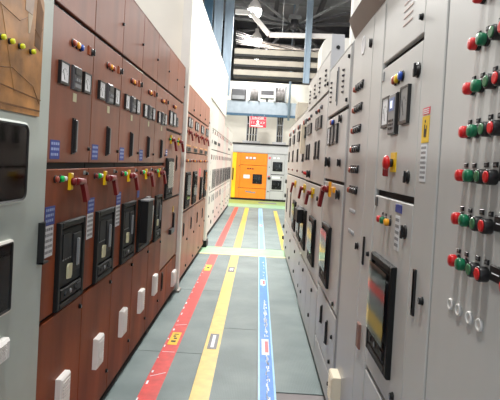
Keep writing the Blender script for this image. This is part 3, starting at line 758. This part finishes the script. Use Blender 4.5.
bar_handle(st, u(2.315), 1.172, .13, .013, .010); lock(st, u(2.224), 1.173, .010)
plate(st, u(2.305), .78, .05, .115, mat('brown_plate', (132, 96, 84), .5), .012, 'brown_cover')

# third column: six rows of black pilot switches
c = Cab('right', XR, 2.388, 2.90, 2.45, 'plain grey column with six rows of small black pilot switches', PALE, group=GR)
u = c.U
d = c.door(2.39, 2.885, .06, 2.44, out=.001)
for z in (1.977, 1.863, 1.752, 1.649, 1.54, 1.431):
    for i_, Y in enumerate((2.745, 2.685, 2.63, 2.575)):
        dev('pilot_switch', d, u(Y), z, ('pilot', i_ == 0), lambda: (MB().lathe(0, 0, [(.016, 0), (.016, .012), (.012, .018), (.010, .019)], 12, 0).box(-.012, .02, .015, .026, 0, .008, 1), [REDBR if i_ == 0 else BLACKPL, DARKGREY]))
for z in (1.322, 1.212):
    for Y in (2.72, 2.68, 2.64, 2.60): dev('blanking_plug', d, u(Y), z, 'plug2', lambda: (MB().lathe(0, 0, [(.012, 0), (.011, .004), (.008, .005)], 12), [PALE2]))
knob(d, u(2.467), 1.168, .014, .025); knob(d, u(2.43), 2.157, .018, .02)
dev('ring_sticker', d, u(2.62), 2.19, 'ring', lambda: (MB().lathe(0, 0, [(.05, 0), (.05, .002), (.038, .0022), (.036, .0005)], 18), [PAPER]))
cover_box(d, u(2.755), .33, .13, .16, .05, CREAM, 'vent_cover')

# hood, trunking strip between third and fourth columns
o = obj('edge_trunking', MB().box(.002, .076, 0, 2.29, -.5, -.004), mat('mid_grey_trunking', (138, 140, 142), .5), None, (XR, 2.98, 0)); o.rotation_euler = (0, 0, -PI/2)
tag(o, 'narrow darker grey filler strip between pilot switch column and next column', 'filler strip')
t = thing('hood', 'brown sheet metal hood hanging over the plain grey column', 'hood', (.515, 2.2, 2.28))
mb = MB(); b = [(-.0045, 0), (-.046, .105), (-.038, .112), (-.0042, .014)]
mb.v += [(x, -.9, z) for x, z in b]+[(x, .66, z) for x, z in b]
for f in ((3,2,1,0),(4,5,6,7),(0,1,5,4),(1,2,6,5),(2,3,7,6),(3,0,4,7)): mb.face(list(f))
obj('sheet', mb, HOODM, t)

# fourth column
def right_col(Ya, Yb, h, label, zt, zm, zb, X_=XR, paint=PALE):
    c = Cab('right', X_, Ya, Yb, h, label, paint, group=GR)
    return c, c.U
c, u = right_col(2.984, 3.86, 2.29, 'grey column with large breaker window and red handle by filler strip', 0, 0, 0)
d = c.door(2.986, 3.858, 1.925, 2.285, name='top_door'); slot(d, u(3.42), 2.10, .26, .014, 'seam_slot', MIDGREY)
for Y in (3.2, 3.72):
    for k in range(5): slot(d, u(Y), 2.03+.035*k, .012, .035, 'louvre', DARKGREY)
lock(d, u(3.03), 1.96, .012); lock(d, u(3.02), 2.22, .012)
d = c.door(2.986, 3.858, 1.46, 1.905, name='instrument_door')
meter(d, u(3.66), 1.77, .12, .13, .03); meter(d, u(3.5), 1.775, .12, .13, .03, MIDGREY); meter(d, u(3.34), 1.775, .11, .13, .03, MIDGREY)
lamp(d, u(3.56), 1.865, REDBR, .02); lamp(d, u(3.50), 1.862, BLUE, .018); knob(d, u(3.2), 1.86, .02); knob(d, u(3.62), 1.585, .03, .06); knob(d, u(3.15), 1.58, .02)
d = c.door(2.986, 3.858, .66, 1.445, name='breaker_door')
plate(d, u(3.8), 1.41, .04, .06, MIDGREY, .004); plate(d, u(3.32), 1.40, .12, .035, AMBER, .018, 'handle_base'); pistol_handle(d, u(3.48), 1.395, 1.25, -1, AMBER); knob(d, u(3.12), 1.38, .025, .04)
breaker(c.root, u(3.70), u(3.33), .735, 1.145); lock(d, u(3.1), .7, .013); lock(d, u(3.78), 1.05, .012)
d = c.door(2.986, 3.858, .26, .645, name='lower_door'); bar_handle(d, u(3.55), .50, .13, .02, .03); bar_handle(d, u(3.28), .46, .16, .02, .03); lock(d, u(3.08), .50, .012); lock(d, u(3.12), .33, .012)
d = c.door(2.986, 3.858, .06, .25, name='bottom_door'); lock(d, u(3.1), .2, .012)

# bracket plate standing on the fifth column and the white duct behind it
t = thing('lifting_bracket', 'grey lifting bracket plate standing above the grey column tops', 'bracket', (.515, 3.875, 2.27))
mb = MB().prism([(.0, .025), (.085, .025), (.10, .18), (.095, .30), (.0, .30)], 0, .012); obj('bracket_plate', mb, PALE2, t)
obj('bolt', MB().lathe(.05, .20, [(.016, .012), (.013, .024)], 8), BLACKM, t)

for k, (a, b, lab) in enumerate(((3.888, 4.68, 'first grey column past the lifting bracket, twin dark meters'), (4.682, 5.5, 'second grey column past the lifting bracket, twin dark meters'))):
    c, u = right_col(a, b, 2.45, lab, 0, 0, 0)
    d = c.door(a, b, 2.14, 2.445, name='top_door')
    for Y in (a+.2, b-.2):
        for q in range(4): slot(d, u(Y), 2.21+.04*q, .016, .05, 'louvre', DARKGREY)
    lock(d, u(a+.05), 2.2, .016)
    d = c.door(a, b, 1.40, 2.125, name='instrument_door')
    lamp(d, u(a+.50), 2.035, REDBR, .015); lamp(d, u(a+.68), 2.04, DARKGREY, .016); lamp(d, u(a+.34), 2.05, MIDGREY, .016)
    meter(d, u(a+.58), 1.925, .19, .105, .03, MIDGREY); meter(d, u(a+.38), 1.925, .17, .105, .03, MIDGREY)
    bar_handle(d, u(a+.66), 1.69, .165, .1, .025); bar_handle(d, u(a+.42), 1.69, .165, .07, .025)
    
    if k == 1: lamp(d, u(a+.72), 1.47, RED, .018); lamp(d, u(a+.56), 1.47, RED, .018); knob(d, u(a+.24), 1.47, .03, .06)
    d = c.door(a, b, .60, 1.385, name='breaker_door')
    plate(d, u(a+.60), 1.325, .09, .045, YELLOW, .015, 'handle_base'); pistol_handle(d, u(a+.68), 1.305, 1.1, -1)
    lock(d, u(a+.3), 1.28, .02); breaker(c.root, u(a+.72), u(a+.3), .70, 1.10)
    if k == 1: obj('document_holder', MB().box(u(a+.86), u(a+.5), .95, 1.09, .02, .08, 0, .005), BLACKM, c.root, label='black box standing proud of the breaker')
    d = c.door(a, a+.4, .06, .585, name='lower_door'); lock(d, u(a+.34), .5, .016)
    d = c.door(a+.4, b, .06, .585, name='lower_door'); lock(d, u(a+.46), .25, .016)
o = obj('white_casing', MB().prism(rounded(-.18, .18, 0, .41, .09, 5), -.35, 0), WHITEP, None, (.765, 5.1, 2.452)); tag(o, 'white round-cornered casing standing on top of the grey columns', 'casing')
o = obj('white_column', MB().box(-.06, .06, 2.455, 5.5, -.05, .05), WHITEP, None, (.77, 4.2, 0)); tag(o, 'white vertical post rising above the lifting bracket', 'post')

# far right columns
LR = ['first far grey column with a pale conduit on its edge', 'second far grey column past the pale conduit', 'third far grey column past the pale conduit', 'last grey column on the right before the open floor']
ys = [5.506, 6.25, 7.15, 8.05, 8.98]
for k in range(4):
    a, b = ys[k], ys[k+1]-.003
    c, u = right_col(a, b, 2.2, LR[k], 0, 0, 0, .53)
    d = c.door(a, b, 1.40, 2.19, name='instrument_door'); mid = (a+b)/2
    meter(d, u(mid), 1.93, .3, .13, .035, MIDGREY); lamp(d, u(mid+.1), 2.06, REDBR, .03); lamp(d, u(mid-.1), 2.06, MIDGREY, .03)
    bar_handle(d, u(mid+.05), 1.68, .18, .1, .03); slot(d, u(mid), 1.475, .03, .16, 'indicator_block', MAROON)
    d = c.door(a, b, .6, 1.385, name='breaker_door')
    if k == 1: plate(d, u(mid+.08), 1.31, .12, .05, YELLOW, .015, 'handle_base'); pistol_handle(d, u(mid+.16), 1.29, 1.15, -1)
    if k < 2: breaker(c.root, u(mid+.25), u(mid-.2), .68, 1.07)
    else: slot(d, u(mid), .95, .4, .12, 'breaker_slot', DARKGREY)
    d = c.door(a, b, .06, .585, name='lower_door'); lock(d, u(a+.1), .45, .02); lock(d, u(a+.1), .2, .02)
    if k == 0: plate(c.root, u(5.85), 1.85, .12, .33, CREAM, .05, 'conduit')
    if k == 3:
        for z in (.25, .45, 1.0, 1.25): knob(c.root, u(8.9), z, .03, .05)
for i_, (x, y, z, w, h, lab) in enumerate(((.92, 7.0, 2.203, .32, .45, 'cream box with dark opening standing on the far right columns'), (.80, 8.2, 2.203, .4, .38, 'pale box on the last far right column'))):
    o = obj('terminal_box', MB().box(-w/2, w/2, 0, h, -.5, 0, 0, .01).box(-w*.1, w*.3, h*.5, h*.8, 0, .01, 1).box(-w/2-.02, w/2+.02, h*.33, h*.37, 0, .03, 0), [CREAMBEAM, DARKGREY], None, (x, y, z)); tag(o, lab, 'box')

# ------------------------------------------------------------------ overhead: tray gantry, pipes, lamps, trusses
t = thing('steel_gantry', 'pale blue steel gantry carrying three cream cable trays across the aisle', 'gantry', (0, 14.5, 0))
obj('post', MB().box(-1.16, -.95, 3.45, 8.5, -.03, .03).box(-1.18, -1.14, 3.45, 8.5, -.06, .06).box(-.97, -.93, 3.45, 8.5, -.06, .06), BLUEST, t)
obj('post', MB().box(1.17, 1.33, 3.9, 8.5, .075, .13).box(1.15, 1.19, 3.9, 8.5, .075, .17), BLUEST, t)
for z in (4.66, 4.36, 4.06):
    tr = obj('cable_tray', MB().box(-.85, 1.75, 0.0, .15, .05, .07, 0).box(-.85, 1.75, 0, .01, -.35, .05, 0).box(-.85, 1.75, 0, .15, -.37, -.35, 0), CREAMBEAM, t, (0, 0, z))
    obj('tray_bearer', MB().box(-.85, 1.75, -.06, 0, -.3, .06), BLACKM, tr)
for i_, (x, w, y) in enumerate(((-1.34, .2, 14.2), (-1.60, .2, 13.9), (-1.42, .12, 15.4))):
    o = obj('steel_stanchion', MB().box(-w/2, w/2, 2.555, 8.5, -.03, .03).box(-w/2-.02, -w/2+.02, 2.555, 8.5, -.07, .07).box(w/2-.02, w/2+.02, 2.555, 8.5, -.07, .07), (BLUEDK, BLUEST, BLUEST)[0 if i_ == 1 else 1], None, (x, y, 0))
    tag(o, ('pale blue stanchion next to the gantry post', 'dark blue stanchion behind the white partition', 'slim pale blue stanchion above the white partition')[i_], 'stanchion')
# cables sagging above the top tray
t = thing('cable_bundle', 'pale sagging cables lying over the top cable tray', 'cables', (0, 14.4, 4.82))
for k in range(7):
    z0 = .42-.05*k; y = .02+.045*k
    pts = [(-.84+2.5*q/14, y, .06+z0*(1-q/14)**2.2+.05*math.sin(q*.9+k)*(q/14)) for q in range(15)]
    obj('cable', MB().tube(pts, +.014, 6), CABLEW if k % 3 else mat('dark_grey_cable', (92, 86, 86), .5), t)
# bent white tray
t = thing('strip_trunking', 'bent white trunking running above the cable trays', 'trunking', (0, 14.6, 5.3))
P = [(-.9, 0, .60), (-.44, 0, .59), (.12, 0, -.02), (2.2, 0, .03)]
for a, b in zip(P[:-1], P[1:]): obj('trunking_length', MB().bar(a, b, .1, .13), WHITEPL, t)
for x in (.5, 1.2): obj('hanger_rod', MB().tube([(x, 0, .06), (x, 0, 3.29)], .01, 6), STEEL, t)
# lamps
LABL = {3: 'glowing high bay lamp nearest, above the bent white trunking', 4: 'middle glowing high bay lamp just above the cable trays', 5: 'farthest glowing high bay lamp, low behind the cable trays'}
LABO = {0: 'high bay lamp over the near aisle, beside the button panel', 1: 'high bay lamp over the white post, above the picture', 2: 'high bay lamp over the far white columns, above the picture',
        6: 'added unseen ambient lamp beyond the right row, closest to the camera', 7: 'added unseen ambient lamp beyond the right row, middle of three', 8: 'added unseen ambient lamp beyond the right row, farthest of three',
        9: 'added unseen ambient lamp beyond the left row, closest to the camera', 10: 'added unseen ambient lamp beyond the left row, middle of three', 11: 'added unseen ambient lamp beyond the left row, farthest of three'}
LENS = emit('lamp_glow', (255, 255, 255), 14)
for i_, (x, y, e) in enumerate(LAMPS):
    t = thing('high_bay_lamp', LABL.get(i_) or LABO[i_], 'lamp', (x, y, LAMP_Z), 0, 'high bay lamps')
    n = 20; mb = MB()
    prof = [(.22, .0), (.20, .08), (.14, .2), (.07, .28), (.07, .4), (.0, .4)]
    for r, z in prof: mb.v += [(max(r, .001)*math.cos(2*PI*k/n), max(r, .001)*math.sin(2*PI*k/n), z) for k in range(n)]
    for k in range(len(prof)-1):
        for j in range(n): mb.face([k*n+j, k*n+(j+1) % n, (k+1)*n+(j+1) % n, (k+1)*n+j], 0, True)
    mb.face(list(range(n)))
    obj('reflector', mb, WHITEPL, t)
    mb = MB()
    prof = [(.20, -.01), (.20, -.12), (.14, -.2), (.02, -.23)]
    for r, z in prof: mb.v += [(r*math.cos(2*PI*k/n), r*math.sin(2*PI*k/n), z) for k in range(n)]
    for k in range(len(prof)-1):
        for j in range(n): mb.face([k*n+j, k*n+(j+1) % n, (k+1)*n+(j+1) % n, (k+1)*n+j], 0, True)
    mb.face(list(range(n))); mb.face(list(range(3*n, 4*n)))
    obj('lens', mb, LENS, t)
    obj('hanger_rod', MB().tube([(0, 0, .4), (0, 0, 2.49)], .012, 6), STEEL, t)
    ld = bpy.data.lights.new('lamp_light', 'AREA'); ld.shape = 'DISK'; ld.size = .4; ld.energy = e; ld.color = (1, .985, .95)
    lo = bpy.data.objects.new('lamp_light', ld); COL.objects.link(lo); lo.parent = t; lo.location = (0, 0, -.25)

# roof trusses: hub with radiating struts, purlins, long girders
t = thing('roof_truss', 'dark roof truss hub with struts radiating under the roof', 'truss', (1.03, 18.0, 6.6))
obj('hub', MB().tube([(0, 0, -.22), (0, 0, .12)], .14, 12), TRUSS, t)
obj('hub_plate', MB().box(-.22, .22, .12, .26, -.2, .2), TRUSSL, t)
for k, (dx, dz, m_) in enumerate(((-1.9, -.12, 0), (-1.0, -.85, 0), (.0, -.95, 0), (1.1, -.75, 0), (1.9, -.18, 0), (1.9, .75, 1), (-1.9, .95, 1), (-2.4, .35, 1), (2.2, .3, 0))):
    for yy in ((0,) if k in (2,) else (-.9, .9)):
        obj('strut', MB().bar((.1*dx, .12*yy, -.05), (dx, yy, dz), .075, .075), (TRUSS, TRUSSL)[m_], t)
obj('suspension_rod', MB().bar((.0, 0, .3), (.3, 0, 1.99), .12, .12), TRUSSL, t)
for i_, (y, z) in enumerate(((16.5, 8.3), (20.5, 8.2), (24.5, 8.2), (28.5, 8.2), (12.5, 8.3))):
    o = obj('roof_beam', MB().box(-8.8, 8.8, -.15, .15, -.12, .12), TRUSSL if i_ % 2 else TRUSS, None, (0, y, z)); tag(o, ('roof beam second from the camera, under the roof sheets', 'third roof beam from the camera', 'fourth roof beam from the camera', 'farthest roof beam under the roof sheets', 'nearest roof beam, just inside the top of the picture')[i_], 'beam', 'roof beams')
for i_, x in enumerate((-3.2, -1.4, .4, 2.2, 4.0)):
    o = obj('roof_purlin', MB().box(-.08, .08, -.1, .1, -12, 12), TRUSS, None, (x, 22.5, 7.95)); tag(o, ('leftmost lengthwise roof purlin', 'second lengthwise roof purlin from the left', 'middle lengthwise roof purlin beside the lamps', 'lengthwise roof purlin right of the truss hub', 'rightmost lengthwise roof purlin')[i_], 'beam', 'roof purlins')
